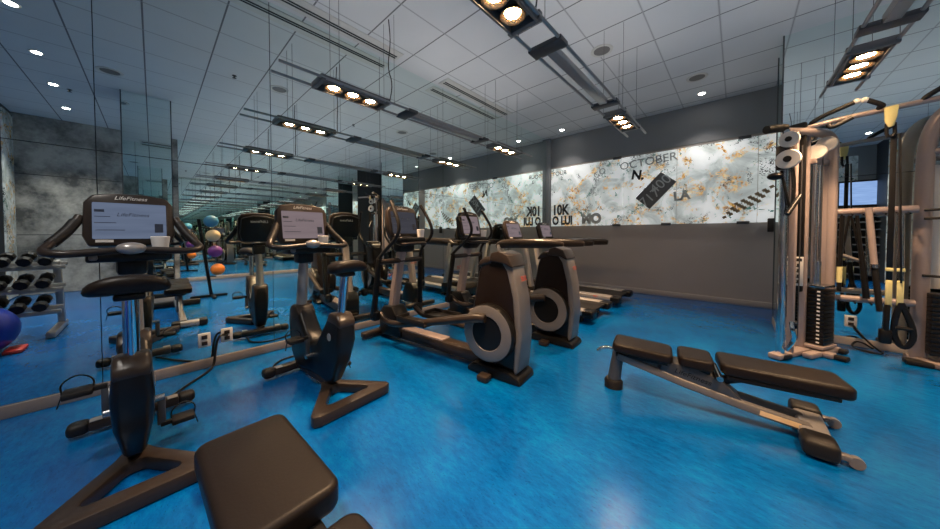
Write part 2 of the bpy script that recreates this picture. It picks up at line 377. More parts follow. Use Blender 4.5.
# ------------------------------------------------------------------ backlit mural in four frosted panes
MU = mural_mat('frosted_print', .5, 0.)
M_SMUDGE = mat('smudge_ink', (.10, .10, .10), .5, var=.5, scale=9); M_TAN = mat('tan_ink', (.30, .22, .13), .5); M_TEXTL = mat('pale_ink', (.42, .44, .43), .5)
mural = thing('glass_mural', 'long backlit frosted glass panel with torn poster collage on the far wall', 'mural', (2.5, D-.03, 1.43))
zb, zt = 1.43, 2.86
xe = [.12, 1.78, 2.72, 3.83, 4.92]
for a, b in zip(xe, xe[1:]):
    MB().box(((a+b)/2-2.5, 0, (zt-zb)/2), (b-a-.008, .02, zt-zb), .002).build('pane', MU, mural)
for (x, z) in ((1.66, 2.87), (3.66, 2.87), (1.66, 1.43), (2.56, 1.43), (3.66, 1.43), (4.85, 1.43)):
    MB().box((x-2.5, -.012, z-zb), (.16, .035, .05), .003).build('clip', M_DSTEEL, mural)
def mtext(s, size, m, x, z, roll=0., squash=1., bold=0.): text('printed_letters', s, size, m, face_ny((x-2.5, -.0125, z-zb), roll), mural, 0, squash, bold)
mtext('10K', .34, M_TEXTK, .37, 1.82, 0, .75, .014); mtext('O LUI', .28, M_TEXTK, .42, 1.56, 0, .72, .014)
mtext('TOUR', .14, M_TEXTK, .34, 2.73, .05); mtext('2', .12, M_TEXTK, .40, 2.60)
mtext('OCTOBER', .22, M_TEXTG, 2.22, 2.70, .06); mtext('N.', .26, M_TEXTK, 2.06, 2.45, -.15, .9, .01); mtext('CO', .18, M_TEXTG, 1.30, 2.60, .5)
mtext('MO', .30, M_TEXTL, 1.12, 1.58, 0, .9, .02); mtext('LA', .24, M_TEXTL, 2.80, 1.96, .1, .9, .01)
fr = MB()
fr.prism([(2.02-2.5, 1.98-zb), (2.46-2.5, 2.46-zb), (2.72-2.5, 2.24-zb), (2.28-2.5, 1.74-zb)], 'y', -.0115, -.0105, 0)
fr.build('printed_fragment', M_SMUDGE, mural)
for s_, x, z in (('400', 2.46, 2.22), ('717', 2.28, 1.97)): text('printed_letters', s_, .26, M_TEXTL, face_ny((x-2.5, -.013, z-zb), .72), mural)
for k in range(24):
    MB().box((3.42-2.5+.085*(k % 6)+.05*(k//6), -.0112, .10+.095*(k//6)+.05*(k % 6)-.02*(k//6)), (.055, .001, .045), 0, Matrix.Rotation(-.5, 3, 'Y')).build('printed_square', M_TAN, mural)
bx = MB().box((4.0, 6.76, 1.38), (.10, .06, .22), .008).build('wall_box', M_CHAR); tag(bx, 'small brown box fixed at the lower right edge of the glass mural', 'wall box')

# ------------------------------------------------------------------ ceiling things
def track(x, label):
    t = thing('track_light', label, 'track light', (x, 2.72, 2.66))
    for s in (-1, 1): MB().tube([(s*.115, -2.0, 0), (s*.115, 2.0, 0)], .013, 8).build('rail', M_SILVER, t)
    for y in (-.66, .66): MB().box((0, y, -.004), (.27, .12, .035), .004).build('cross_plate', M_DSTEEL, t)
    for sgn in (-1, 1):
        yc = sgn*1.32
        hb = MB()
        for s in (-1, 1): hb.box((s*.10, yc, .0), (.018, .66, .07), .003)
        for dy in (-.33, .33): hb.box((0, yc+dy, .0), (.25, .04, .06), .003)
        hb.box((0, yc, .035), (.20, .64, .008), .0)
        h = hb.build('lamp_housing', M_GREYP, t)
        MB().box((0, yc, .045), (.03, .58, .01), 0).build('added_uplight', M_TUBE, h)  # added glow strip above the housing, spreads light along the ceiling
        for k in (-1, 0, 1):
            y = yc+k*.19
            lp = MB(); lp.lathe([(.035, .03), (.062, .004), (.082, -.022), (.084, -.026), (.072, -.024), (.05, -.006)], (0, y, 0), 'z', 20)
            lp.build('lamp', M_REFL, h)
            MB().lathe([(.0, -.012), (.046, -.012), (.046, -.006), (.0, -.006)], (0, y, 0), 'z', 16).build('bulb', M_LAMP, h)
            L = bpy.data.lights.new('halogen', 'SPOT'); L.energy = 108; L.color = (1, .64, .36); L.spot_size = math.radians(82); L.spot_blend = .55; L.shadow_soft_size = .045
            lo = bpy.data.objects.new('halogen_beam', L); COL.objects.link(lo); lo.parent = t; lo.location = (0, y, -.03)
            lo.rotation_euler = (0, 0, 0)
    MB().box((0, 0, -.014), (.075, 1.22, .012), .004).box((-.036, 0, .01), (.006, 1.22, .045), .0).box((.036, 0, .01), (.006, 1.22, .045), .0).build('tube_tray', M_SILVER, t)
    MB().box((0, 0, .006), (.03, 1.16, .02), .006).build('tube', M_TUBE, t)
    for y in (-1.5, -.9, .92, 1.52):
        for s in (-1, 1): MB().tube([(s*.105, y, 0), (s*.105, y, H-2.66)], .0022, 5).build('wire', M_DSTEEL, t)
    MB().tube([(.0, -.9, .03), (.05, -.88, .25), (-.03, -.9, .45), (.04, -.9, .7), (.0, -.9, H-2.66)], .006, 6, 2).build('power_cable', M_CHAR, t)
    return t
track(.68, 'suspended track light closest to the mirror wall, halogen triplet over the bikes')
track(2.50, 'suspended track light crossing the top centre of the photo with two lit triplets')
track(4.32, 'suspended track light at the right above the cable machine')
track(6.12, 'suspended track light farthest from the bikes, seen only in the mirrors')
def downlight(x, y, label):
    t = thing('downlight', label, 'downlight', (x, y, H), 0, 'recessed ceiling downlights')
    MB().lathe([(.0, -.004), (.05, -.004), (.062, -.008), (.066, -.002), (.066, .0)], (0, 0, 0), 'z', 20).build('trim_ring', M_WPLAST, t)
    MB().lathe([(.0, -.008), (.042, -.008), (.042, -.004), (.0, -.004)], (0, 0, 0), 'z', 16).build('bulb', M_DOWN, t)
    L = bpy.data.lights.new('led', 'SPOT'); L.energy = 160 if y < 0 else 30; L.color = (1, .93, .85); L.spot_size = math.radians(95); L.spot_blend = .6; L.shadow_soft_size = .04
    lo = bpy.data.objects.new('led_beam', L); COL.objects.link(lo); lo.parent = t; lo.location = (0, 0, -.03)
for x, y, l in ((.585, 6.4, 'small recessed downlight by the far wall, nearest the mirror corner'), (3.11, 6.36, 'small recessed downlight by the far wall, beside the round ceiling speaker'),
                (5.6, 6.4, 'recessed downlight by the far wall behind the mirrored column'), (2.0, -.96, 'recessed downlight behind the camera, brightest at the top left of the mirror'),
                (3.25, -1.0, 'recessed downlight behind the camera, second from the top left in the mirror'), (4.5, -1.04, 'recessed downlight behind the camera, third from the top left in the mirror'),
                (5.85, -1.08, 'recessed downlight behind the camera, closest to the concrete wall')): downlight(x, y, l)
def speaker(x, y, label):
    t = thing('ceiling_speaker', label, 'speaker', (x, y, H), 0, 'round ceiling speakers')
    MB().lathe([(.0, -.006), (.10, -.006), (.105, -.012), (.13, -.012), (.135, -.0), (.0, .0)], (0, 0, 0), 'z', 28).build('rim', M_WPLAST, t)
    MB().lathe([(.0, -.009), (.098, -.009), (.098, -.005), (.0, -.005)], (0, 0, 0), 'z', 24).build('grille', M_GREYP, t)
for x, y, l in ((3.1, 5.66, 'round white ceiling speaker above the taupe far wall'), (3.24, -.39, 'round ceiling speaker above the camera, seen in the left mirror'),
                (2.02, 1.45, 'round ceiling speaker above the bikes, seen in the mirror'), (2.25, 4.0, 'round ceiling speaker above the treadmills, seen in the mirror')): speaker(x, y, l)
for x, y, l in ((2.05, .87, 'small dark sprinkler head over the bikes'), (2.62, 3.0, 'small sprinkler head beside the middle track light'), (4.6, -.9, 'small sprinkler head near the concrete wall')):
    tag(MB().lathe([(.03, 0), (.028, -.006), (.01, -.01), (.01, -.03), (.026, -.034), (.026, -.038), (0, -.038)], (0, 0, 0), 'z', 12).build('sprinkler', M_DSTEEL), l, 'sprinkler').location = (x, y, H)
def diffuser(y0, y1, label):
    t = thing('slot_diffuser', label, 'air vent', (.17, (y0+y1)/2, H), 0, 'ceiling slot diffusers')
    Ly = y1-y0
    MB().box((0, 0, -.004), (.22, Ly, .012), .003).build('frame', M_WPLAST, t)
    for dx in (-.035, .005): MB().box((dx, 0, -.011), (.022, Ly-.08, .006), 0).build('slot', M_BLACK, t)
diffuser(-.2, 2.3, 'white ceiling slot vent along the mirror above the bikes')
diffuser(3.1, 4.85, 'white ceiling slot vent along the mirror above the ellipticals')

# ------------------------------------------------------------------ console shared by the cardio machines
def console(t, cx, cz, wd, ht, tilt, scr, body=M_CHAR, off=0.):
    """panel facing +x, leaning back by tilt, with screen, keypad strip and lettering"""
    R = Matrix.Translation((cx-off, 0, cz)) @ Matrix.Rotation(-tilt, 4, 'Y')
    pts = [(-wd*.44, -ht*.5), (wd*.44, -ht*.5), (wd*.5, -ht*.30), (wd*.485, ht*.33), (wd*.40, ht*.48), (wd*.15, ht*.53), (-wd*.15, ht*.53), (-wd*.40, ht*.48), (-wd*.485, ht*.33), (-wd*.5, -ht*.30)]
    pn = MB().prism(pts, 'x', -.03, .025, .012).xf(R).build('console', body, t)
    bk = [(-wd*.40, -ht*.5), (wd*.40, -ht*.5), (wd*.46, -ht*.2), (wd*.42, ht*.36), (wd*.15, ht*.46), (-wd*.15, ht*.46), (-wd*.42, ht*.36), (-wd*.46, -ht*.2)]
    MB().prism(bk, 'x', -.085, -.028, .025).xf(R).build('rear_cover', M_BLACK, pn)
    MB().prism(rrect(wd*.80, ht*.70, .006, 3, 0, -ht*.02), 'x', .0255, .028, 0).xf(R).build('screen', scr, pn)
    text('screen_lettering', 'LifeFitness', wd*.085, M_DARKTXT, R @ face_x((.0285, .02*wd, ht*.10)), pn, .25)
    for yy, zz, w_, h_ in ((-.33, .17, .10, .05), (-.30, .06, .16, .012), (-.27, -.06, .22, .012), (-.22, -.20, .3, .012), (.31, -.16, .10, .18)): MB().box((.0285, wd*yy, ht*zz), (.001, wd*w_, ht*h_), 0).xf(R).build('screen_readout', M_DARKTXT, pn)
    text('maker_lettering', 'LifeFitness', wd*.085, M_TEXTW, R @ face_x((.0262, 0, ht*.43)), pn, .3)
    MB().box((.0265, -wd*.28, -ht*.41), (.002, wd*.18, ht*.05), 0).xf(R).build('sticker', M_WPLAST, pn)
    text('maker_lettering', 'LifeFitness', wd*.1, M_TEXTW, R @ Matrix.Translation((-.087, 0, ht*.25)) @ Matrix(((0, 0, -1, 0), (-1, 0, 0, 0), (0, 1, 0, 0), (0, 0, 0, 1))), pn, .3)
    return pn
M_DARKTXT = mat('screen_ink', (.02, .03, .06), .4)

# ------------------------------------------------------------------ upright bike
BX = 1.15
def make_bike(y, label, scr, rz=0., cw=.375, ch=.315):
    t = thing('exercise_bike', label, 'exercise bike', (BX, y, 0), rz, 'upright exercise bikes'); o = (-BX, 0, 0)
    st = MB().box((.66, 0, .055), (.085, .40, .065), .02).build('front_stabilizer', M_CHAR, t, o)
    for s in (-1, 1):
        MB().box((.66, s*.235, .055), (.092, .09, .072), .025, None, 3).build('end_cap', M_RUBBER, st, o)
        MB().box((.68, s*.165, .089), (.05, .05, .004), 0).build('label_plate', M_SILVER, st, o)
    outer = [(1.20, -.045), (1.27, -.075), (1.585, -.285), (1.625, -.285), (1.645, -.25), (1.645, .25), (1.625, .285), (1.585, .285), (1.27, .075), (1.20, .045)]
    inner = [(1.33, -.02), (1.345, -.04), (1.51, -.15), (1.535, -.155), (1.55, -.14), (1.55, .14), (1.535, .155), (1.51, .15), (1.345, .04), (1.33, .02)]
    MB().ring(outer, inner, .005, .075, .016).build('rear_base', M_CHAR, t, o)
    MB().beam((.68, 0, .075), (1.26, 0, .075), .07, .06, .012).build('frame_beam', M_CHAR, t, o)
    prof = [(.72, .09), (.655, .20), (.64, .40), (.66, .57), (.70, .61), (.80, .61), (.87, .55), (.97, .43), (1.07, .37), (1.17, .39), (1.27, .51), (1.33, .60), (1.37, .645), (1.48, .65), (1.53, .60), (1.53, .46), (1.47, .29), (1.38, .13), (1.29, .075), (1.1, .09), (.95, .10), (.83, .08)]
    fz = lambda z: (.42+.53*max(0, z-.06)/.26 if z < .32 else 1.) * (1-.22*max(0, z-.5)/.15)
    sh = MB().prism(prof, 'y', -.072, .072, .034, 4).warp(lambda x, yy, z: (x, yy*(fz(z) if x > 1.05 else (1+(fz(z)-1)*.5)), z)).build('shroud', M_BLACK, t, o)
    for s in (-1, 1): MB().lathe([(0, 0), (.028, 0), (.028, .003), (0, .003)], (1.40, s*.0725-(.003 if s < 0 else 0), .48), 'y', 16).build('emblem', M_SILVER, sh, o)
    MB().prism([(.645, .40), (.66, .57), (.70, .615), (.80, .615), (.86, .555), (.84, .50), (.74, .47)], 'y', -.074, .074, .02).build('front_cowl', M_CHAR, t, o)
    MB().prism([(1.32, .575), (1.37, .652), (1.48, .66), (1.537, .605), (1.53, .55)], 'y', -.064, .064, .022).build('post_collar', M_CHAR, t, o)
    MB().tube([(1.43, 0, .58), (1.50, 0, .96)], .034, 16, 0, False, .8).build('seat_post', M_CHROME, t, o)
    rings = []
    for x, w, z, h in ((1.625, .06, 1.02, .016), (1.615, .105, 1.012, .045), (1.58, .132, 1.004, .062), (1.51, .132, .996, .066), (1.44, .10, .99, .06), (1.37, .058, .983, .05), (1.31, .038, .978, .038), (1.29, .022, .975, .014)):
        R = []
        for k in range(20):
            a = 2*PI*k/20; cy, sz = math.cos(a), math.sin(a)
            yy = w*math.copysign(abs(cy)**.75, cy); zz = z + h*math.copysign(abs(sz)**.8, sz)*(.62 if sz < 0 else .75) - .03*(yy/.17)**2
            R.append((x, yy, zz))
        rings.append(R)
    MB().loft(rings).build('seat', M_VINYL, t, o, 60)
    MB().box((1.50, 0, .945), (.12, .10, .03), .01).build('seat_clamp', M_BLACK, t, o)
    MB().tube([(1.10, -.115, .27), (1.10, .115, .27)], .02, 12).build('crank_axle', M_STEEL, t, o)
    for s, z, dx in ((-1, .42, .0), (1, .11, .0)):
        MB().beam((1.10, s*.10, .27), (1.10+dx, s*.10, z), .022, .035, .006, (0, 1, 0)).build('crank_arm', M_DSTEEL, t, o)
        pd = MB().box((1.10+dx, s*.19, z), (.10, .10, .03), .008).box((1.10+dx, s*.12, z), (.025, .05, .025), .004).build('pedal', M_RUBBER, t, o)
        MB().tube([(1.09+dx, s*.24, z+.0), (1.07+dx, s*.25, z+.05), (1.06+dx, s*.195, z+.085), (1.07+dx, s*.14, z+.05), (1.09+dx, s*.142, z)], .011, 8, 2, False, .35).tube([(1.09+dx, s*.24, z), (1.10+dx, s*.255, z-.06)], .009, 6, 0, False, .35).build('strap', M_BLACK, pd, o)
    MB().tube([(.735, 0, .58), (.775, 0, .82), (.80, 0, 1.06)], [.05, .045, .043], 16, 1, False, .85).build('mast', M_SILVER, t, o)
    MB().box((.80, 0, 1.04), (.12, .13, .12), .025).build('neck', M_BLACK, t, o)
    MB().box((.86, 0, 1.098), (.17, .34, .055), .014).build('tray', M_BLACK, t, o)
    console(t, .785, 1.315, cw, ch, .16, scr, M_CHAR, BX)
    hp = [(.78, .195, 1.335), (.82, .22, 1.27), (.90, .285, 1.175), (.955, .305, 1.140), (1.0, .25, 1.125), (.985, .14, 1.132), (.97, 0, 1.145)]
    hb = MB().tube(hp + [(x, -yy, z) for x, yy, z in hp[:-1][::-1]], .0205, 12, 2).build('handlebar', M_CHAR, t, o)
    for s in (-1, 1): MB().tube([(.80, s*.208, 1.305), (.84, s*.236, 1.245), (.892, s*.281, 1.18)], .0255, 12, 1).build('grip', M_RUBBER, hb, o)
    MB().ball((.985, 0, 1.15), .058, (.75, 1.05, .6)).build('grip_hub', M_SILVER, hb, o)
    MB().beam((.86, 0, 1.10), (.97, 0, 1.14), .06, .03).build('handlebar_stem', M_BLACK, t, o)
    MB().box((.95, -.14, 1.10), (.05, .03, .03), .008).build('bottle_clip', M_GREYP, t, o)
    return t
def cup(x, y, z, label):
    t = thing('paper_cup', label, 'cup', (x, y, z), 0, 'white cups on the machines')
    MB().lathe([(.0, 0), (.034, 0), (.044, .088), (.041, .092), (.038, .088), (.030, .006), (.0, .006)], (0, 0, 0), 'z', 20).build('cup_body', M_WHITE, t)
make_bike(-.085, 'upright exercise bike in the left foreground with a lit blue-grey screen', M_SCREEN, math.radians(1))
make_bike(.91, 'upright exercise bike in the middle, second from the left, with pinkish screen', M_SCREENW, math.radians(4), .42, .335)
cup(.88, .03, 1.127, 'white cup on the console tray of the foreground bike')
cup(.88, 1.02, 1.127, 'white cup on the console tray of the second bike')

# ------------------------------------------------------------------ elliptical trainer
EX = 1.3
def make_elliptical(y, label, scr, rz=2.5):
    t = thing('elliptical_trainer', label, 'elliptical', (EX, y, 0), math.radians(rz), 'elliptical trainers'); o = (-EX, 0, 0)
    MB().box((1.25, 0, .10), (1.65, .15, .11), .02).build('base_rail', M_CHAR, t, o)
    MB().box((1.05, 0, .158), (.72, .125, .02), .006).build('rail_cover', M_BEIGE, t, o)
    MB().box((.36, 0, .05), (.09, .56, .07), .022, None, 3).box((.46, 0, .075), (.2, .11, .07), .01).build('front_stabilizer', M_CHAR, t, o)
    MB().prism([(.44, .05), (.42, .30), (.50, .39), (.66, .40), (.74, .30), (.82, .10), (.80, .05)], 'y', -.10, .10, .025).build('mast_boot', M_BLACK, t, o)
    ms = [[(x+sx*.055*k, sy*.05*k, z) for sx, sy in ((-1, -.6), (-.6, -1), (.6, -1), (1, -.6), (1, .6), (.6, 1), (-.6, 1), (-1, .6))] for x, z, k in ((.58, .36, 1.05), (.62, .6, 1.0), (.69, .9, .92), (.745, 1.10, .95))]
    msh = MB().loft(ms).build('mast', M_BEIGE, t, o)
    text('mast_lettering', '95X', .075, M_RED, Matrix.Translation((.625-EX-.062, 0, .74)) @ Matrix.Rotation(.2, 4, 'Y') @ Matrix(((0, 0, -1, 0), (-1, 0, 0, 0), (0, 1, 0, 0), (0, 0, 0, 1))), msh)
    MB().box((.77, 0, 1.12), (.16, .22, .18), .04, None, 3).box((.84, 0, 1.17), (.16, .40, .05), .015).build('neck', M_BLACK, t, o)
    console(t, .75, 1.365, .44, .36, .22, scr, M_CHAR, EX)
    hp = [(.80, .13, 1.14), (.93, .17, 1.12), (1.0, .12, 1.13), (1.0, 0, 1.135)]
    MB().tube(hp + [(x, -yy, z) for x, yy, z in hp[:-1][::-1]], .017, 10, 2).build('front_handlebar', M_CHAR, t, o)
    MB().tube([(.72, -.30, .93), (.72, .30, .93)], .03, 12).build('pivot_axle', M_CHAR, t, o)
    for s, ph in ((-1, 1.), (1, -1.)):
        dx = .05*ph
        MB().tube([(.70-dx*.3, s*.30, .95), (.80+dx, s*.30, 1.08), (.97+dx, s*.30, 1.20), (.99+dx, s*.285, 1.32), (.88+dx, s*.27, 1.50), (.82+dx, s*.26, 1.58)], .019, 12, 2).build('moving_handle', M_RUBBER, t, o)
        MB().beam((.72, s*.30, .97), (.66-dx, s*.30, .34), .05, .055, .015, (0, 1, 0)).build('swing_arm', M_BLACK, t, o)
        MB().box((.655-dx, s*.275, .33), (.10, .09, .12), .03, None, 3).lathe([(0, 0), (.03, 0), (.03, .006), (0, .006)], (.655-dx, s*.322-(.006 if s < 0 else 0), .33), 'y', 14).build('arm_joint', M_BLACK, t, o)
        zc = .52 if ph > 0 else .24; xc = 2.02 if ph > 0 else 1.92
        ar = MB().tube([(.66-dx, s*.22, .34), (.78-dx, s*.22, .265), (.95, s*.22, .275), (1.4, s*.22, .275+(zc-.275)*.45), (xc-.08, s*.21, zc), (xc, s*.20, zc)], [.03, .032, .034, .036, .042, .036], 12, 1).build('pedal_arm', M_CHAR, t, o)
        z0 = .335 if ph > 0 else .30
        MB().box((1.18, s*.20, z0+.01), (.40, .17, .03), .012).box((1.18, s*.285, z0+.035), (.40, .012, .05), .005).box((.985, s*.20, z0+.035), (.014, .17, .05), .005).build('foot_pedal', M_RUBBER, t, o)
        yf = s*.176
        MB().lathe([(0, -.05), (.235, -.05), (.245, -.03), (.245, .03), (.235, .045), (0, .045)], (2.02, s*.13, .39), 'y', 40).build('drive_disc', M_BLACK, t, o)
        rg = [(.150, 0), (.225, 0), (.238, .004), (.225, .009), (.150, .009), (.146, .004)]
        P = [[Vector((2.02, yf+(hh if s > 0 else -hh), .39)) + Vector((math.cos(2*PI*k/40), 0, math.sin(2*PI*k/40)))*r for k in range(40)] for r, hh in rg]
        MB().loft(P, False, True).build('disc_ring', M_GREYP, t, o)
    sp = [(1.84, .12), (1.80, .35), (1.82, .60), (1.88, .90), (1.925, 1.0), (2.0, 1.03), (2.15, 1.03), (2.21, .98), (2.26, .70), (2.28, .40), (2.25, .08)]
    MB().prism(sp, 'y', -.105, .105, .035, 3).build('shroud', M_SHROUD, t, o)
    rp = [(2.12, .99), (2.17, 1.0), (2.225, .965), (2.285, .70), (2.31, .40), (2.285, .10), (2.25, .06), (2.235, .10), (2.25, .40), (2.225, .70), (2.17, .92)]
    rpn = MB().prism(rp, 'y', -.11, .11, .018, 3).build('rear_panel', M_GREYP, t, o)
    text('panel_lettering', '95X', .06, M_RED, Matrix.Translation((2.2685-EX, .02, .855)) @ Matrix.Rotation(-.22, 4, 'Y') @ Matrix(((0, 0, 1, 0), (1, 0, 0, 0), (0, 1, 0, 0), (0, 0, 0, 1))), rpn)
    MB().prism([(2.01, 1.0), (2.03, 1.07), (2.10, 1.09), (2.19, 1.06), (2.238, .96), (2.22, .955), (2.16, .985)], 'y', -.13, .13, .02, 3).build('top_cap', M_CHAR, t, o)
    MB().prism([(1.86, .93), (1.90, 1.0), (1.95, 1.035), (2.03, 1.04), (2.03, .98)], 'y', -.115, .115, .025, 3).build('side_cap', M_CHAR, t, o)
    MB().prism([(1.80, .0), (1.78, .03), (1.85, .09), (2.22, .09), (2.30, .05), (2.32, .0)], 'y', -.145, .145, .02).build('rear_base', M_BLACK, t, o)
    for s in (-1, 1): MB().box((2.02, s*.215, .028), (.10, .09, .05), .012).build('levelling_foot', M_CHAR, t, o)
    return t
make_elliptical(2.0, 'elliptical trainer beside the second bike, its grey disc housing facing the camera', M_SCREEND, 6)
make_elliptical(3.10, 'elliptical trainer standing between the other elliptical and the treadmills', M_SCREENW)
cup(.90, 2.085, 1.197, 'white cup on the tray of the nearer elliptical')
cup(.89, 3.23, 1.197, 'white cup on the tray of the farther elliptical')

# ------------------------------------------------------------------ treadmill
def make_treadmill(y, label):
    X = 1.2; t = thing('treadmill', label, 'treadmill', (X, y, 0), 0, 'treadmills along the mirror'); o = (-X, 0, 0)
    MB().box((1.25, 0, .155), (1.75, .56, .03), .006).build('belt', M_RUBBER, t, o)
    MB().box((1.2, 0, .10), (1.7, .50, .07), .01).build('deck_frame', M_BLACK, t, o)
    for s in (-1, 1):
        sr = MB().box((1.28, s*.36, .15), (1.62, .15, .075), .018, None, 3).build('side_rail', M_SILVER, t, o)
        text('rail_lettering', '95T', .05, M_RED, Matrix.Translation((1.8-X, s*.4356, .155)) @ Matrix.Rotation(PI/2*(1 if s < 0 else -1), 4, 'X') @ (Matrix.Identity(4) if s < 0 else Matrix.Rotation(PI, 4, 'Z')), sr)
        MB().box((2.10, s*.34, .135), (.16, .20, .11), .03, None, 3).build('roller_cover', M_BLACK, t, o)
        MB().box((.72, s*.40, .16), (.22, .13, .20), .03).build('post_boot', M_BLACK, t, o)
        MB().beam((.76, s*.40, .2), (.60, s*.40, 1.06), .075, .11, .025, (0, 1, 0)).build('upright', M_SILVER, t, o)
        MB().tube([(.55, s*.40, 1.02), (.66, s*.405, 1.075), (1.2, s*.405, 1.085), (1.66, s*.39, 1.085), (1.74, s*.39, 1.07)], [.055, .075, .075, .062, .04], 12, 2, False, .6).build('handrail', M_CHAR, t, o)
        MB().box((.8, s*.40, .02), (.12, .1, .04), .01).box((1.95, s*.33, .035), (.1, .08, .07), .01).build('foot', M_RUBBER, t, o)
    MB().prism([(.30, .03), (.28, .18), (.34, .27), (.60, .29), (.80, .20), (.80, .05)], 'y', -.33, .33, .03, 3).build('motor_hood', M_CHAR, t, o)
    MB().tube([(.57, -.40, 1.04), (.57, .40, 1.04)], .04, 12).box((.6, 0, 1.08), (.2, .55, .07), .02).build('crossbar', M_CHAR, t, o)
    MB().tube([(.72, -.2, 1.10), (.95, -.17, 1.13), (.98, 0, 1.13), (.95, .17, 1.13), (.72, .2, 1.10)], .018, 10, 2).build('front_handlebar', M_CHAR, t, o)
    MB().box((.57, 0, 1.15), (.10, .16, .14), .03).build('neck', M_BLACK, t, o)
    console(t, .60, 1.30, .50, .35, .30, M_SCREENW, M_CHAR, X)
    return t
make_treadmill(4.40, 'treadmill right behind the ellipticals, nearer of the two')
make_treadmill(5.60, 'treadmill in the far corner beside the taupe wall')

# ------------------------------------------------------------------ weight benches
def pad(m, x0, x1, w, z0, z1, th, flip=1):
    """upholstered slab from x0 (height z0) to x1 (height z1)"""
    L = math.hypot(x1-x0, z1-z0); a = math.atan2(z1-z0, x1-x0)
    R = Matrix.Translation((x0, 0, z0)) @ Matrix.Rotation(-a, 4, 'Y')
    m.prism(rrect(L, w, .045, 6, L/2, 0), 'z', -th, 0, .022, 4)
    m.xf(R); return m
def bench_right():
    t = thing('weight_bench', 'adjustable weight bench with three black pads on the open floor at right', 'bench', (2.87, 2.50, 0), math.radians(10), 'black weight benches')
    MB().tube([(0, 0, .03), (.035, 0, .31)], [.048, .04], 16).build('front_post', M_DSTEEL, t)
    MB().lathe([(0, 0), (.066, 0), (.068, .05), (.056, .07), (0, .07)], (0, 0, 0), 'z', 24).build('front_foot', M_RUBBER, t)
    MB().tube([(.02, -.0, .30), (-.04, -.01, .315), (-.09, -.02, .305), (-.115, -.025, .275)], .014, 10, 2).build('carry_handle', M_CHROME, t)
    for y0, nm in ((-.06, 'spine'), (.07, 'spine')):
        r = MB()
        P = [(.03, .285), (.20, .245), (.45, .185), (.75, .125), (1.07, .075)]
        for (a, b) in zip(P, P[1:]): pass
        up = [(x, z+.028) for x, z in P]; dn = [(x, z-.03) for x, z in P[::-1]]
        r.prism(up+dn, 'y', y0-.022, y0+.022, .012, 3)
        sp = r.build(nm, M_GREYP, t)
        if y0 < 0:
            MB().box((.93, -.0825, .096), (.18, .001, .03), 0, Matrix.Rotation(.135, 4, 'Y')).build('warning_sticker', M_CREAM, sp)
    g = MB().prism([(.30, .215), (.33, .30), (.42, .312), (.52, .30), (.66, .25), (.76, .15), (.45, .19)], 'y', -.074, .085, .006).build('gusset', M_DSTEEL, t)
    text('gusset_lettering', 'LifeFitness', .05, M_BLACK, Matrix.Translation((.50, -.0752, .243)) @ Matrix.Rotation(PI/2, 4, 'X') @ Matrix.Rotation(-.2, 4, 'Z'), g, .2)
    MB().box((.19, 0, .295), (.34, .16, .03), .008).box((.52, 0, .29), (.16, .14, .03), .008).box((.93, 0, .285), (.50, .16, .03), .008).build('pad_frame', M_BLACK, t)
    MB().beam((.58, 0, .20), (.80, 0, .29), .05, .05, .01).beam((.66, 0, .15), (.64, 0, .28), .06, .05, .01).build('adjuster', M_BLACK, t)
    MB().tube([(.64, -.13, .285), (.64, .13, .285)], .018, 10).build('hinge', M_STEEL, t)
    pad(MB(), .0, .39, .27, .395, .375, .07).xf(Matrix.Translation((0,.01,0))).build('head_pad', M_VINYL, t)
    pad(MB(), .42, .62, .27, .378, .375, .075).xf(Matrix.Translation((0,.03,0))).build('seat_pad', M_VINYL, t)
    pad(MB(), .65, 1.24, .28, .375, .365, .075).xf(Matrix.Translation((0,.05,0))).build('back_pad', M_VINYL, t)
    RB = Matrix.Rotation(math.radians(-9), 3, 'Z')
    def rbp(dx, dy, z): p = RB @ Vector((dx, dy, 0)); return (1.085+p.x, .0+p.y, z)
    rb = MB().box(rbp(0, 0, .06), (.125, .30, .072), .018, RB, 3).build('rear_base', M_SILVER, t)
    for s in (-1, 1):
        MB().box(rbp(0, s*.205, .06), (.14, .15, .10), .028, RB, 3).build('end_cap', M_RUBBER, rb)
        MB().beam(rbp(.05, s*.215, .045), rbp(.11, s*.215, .045), .04, .03, .006).lathe([(0, -.015), (.03, -.015), (.032, 0), (.03, .015), (0, .015)], rbp(.125, s*.215, .033), 'y', 16).build('wheel', M_GREYP, rb)
    for x in (.27, .3): pass
    return t
bench_right()
def bench_front():
    t = thing('weight_bench', 'black padded weight bench cut off by the bottom edge beside the front bike', 'bench', (1.76, .27, 0), math.radians(2), 'black weight benches')
    rb = MB().box((0, .04, .05), (.11, .22, .07), .02, None, 3).build('front_base', M_SILVER, t)
    for s in (-1, 1): MB().box((0, .04+s*.13, .05), (.13, .09, .09), .025, None, 3).build('end_cap', M_RUBBER, rb)
    MB().beam((0, -.02, .065), (1.65, -.08, .10), .07, .08, .012).build('spine', M_GREYP, t)
    MB().box((1.68, -.08, .05), (.12, .60, .09), .02).build('rear_base', M_RUBBER, t)
    MB().beam((.60, -.05, .10), (.62, -.05, .36), .07, .10, .012).beam((.20, -.04, .08), (.50, -.05, .36), .04, .04, .008).beam((1.55, -.07, .1), (1.35, -.07, .36), .06, .08, .01).build('pad_post', M_GREYP, t)
    MB().box((.80, -.05, .375), (.70, .14, .03), .006).box((1.5, -.05, .375), (.55, .14, .03), .006).build('pad_frame', M_BLACK, t)
    pad(MB(), .385, .945, .285, .47, .47, .085).xf(Matrix.Translation((0, -.06, 0))).build('seat_pad', M_VINYL, t)
    pad(MB(), 1.035, 1.70, .25, .47, .485, .085).xf(Matrix.Translation((0, -.05, -.01))).build('back_pad', M_VINYL, t)
    return t
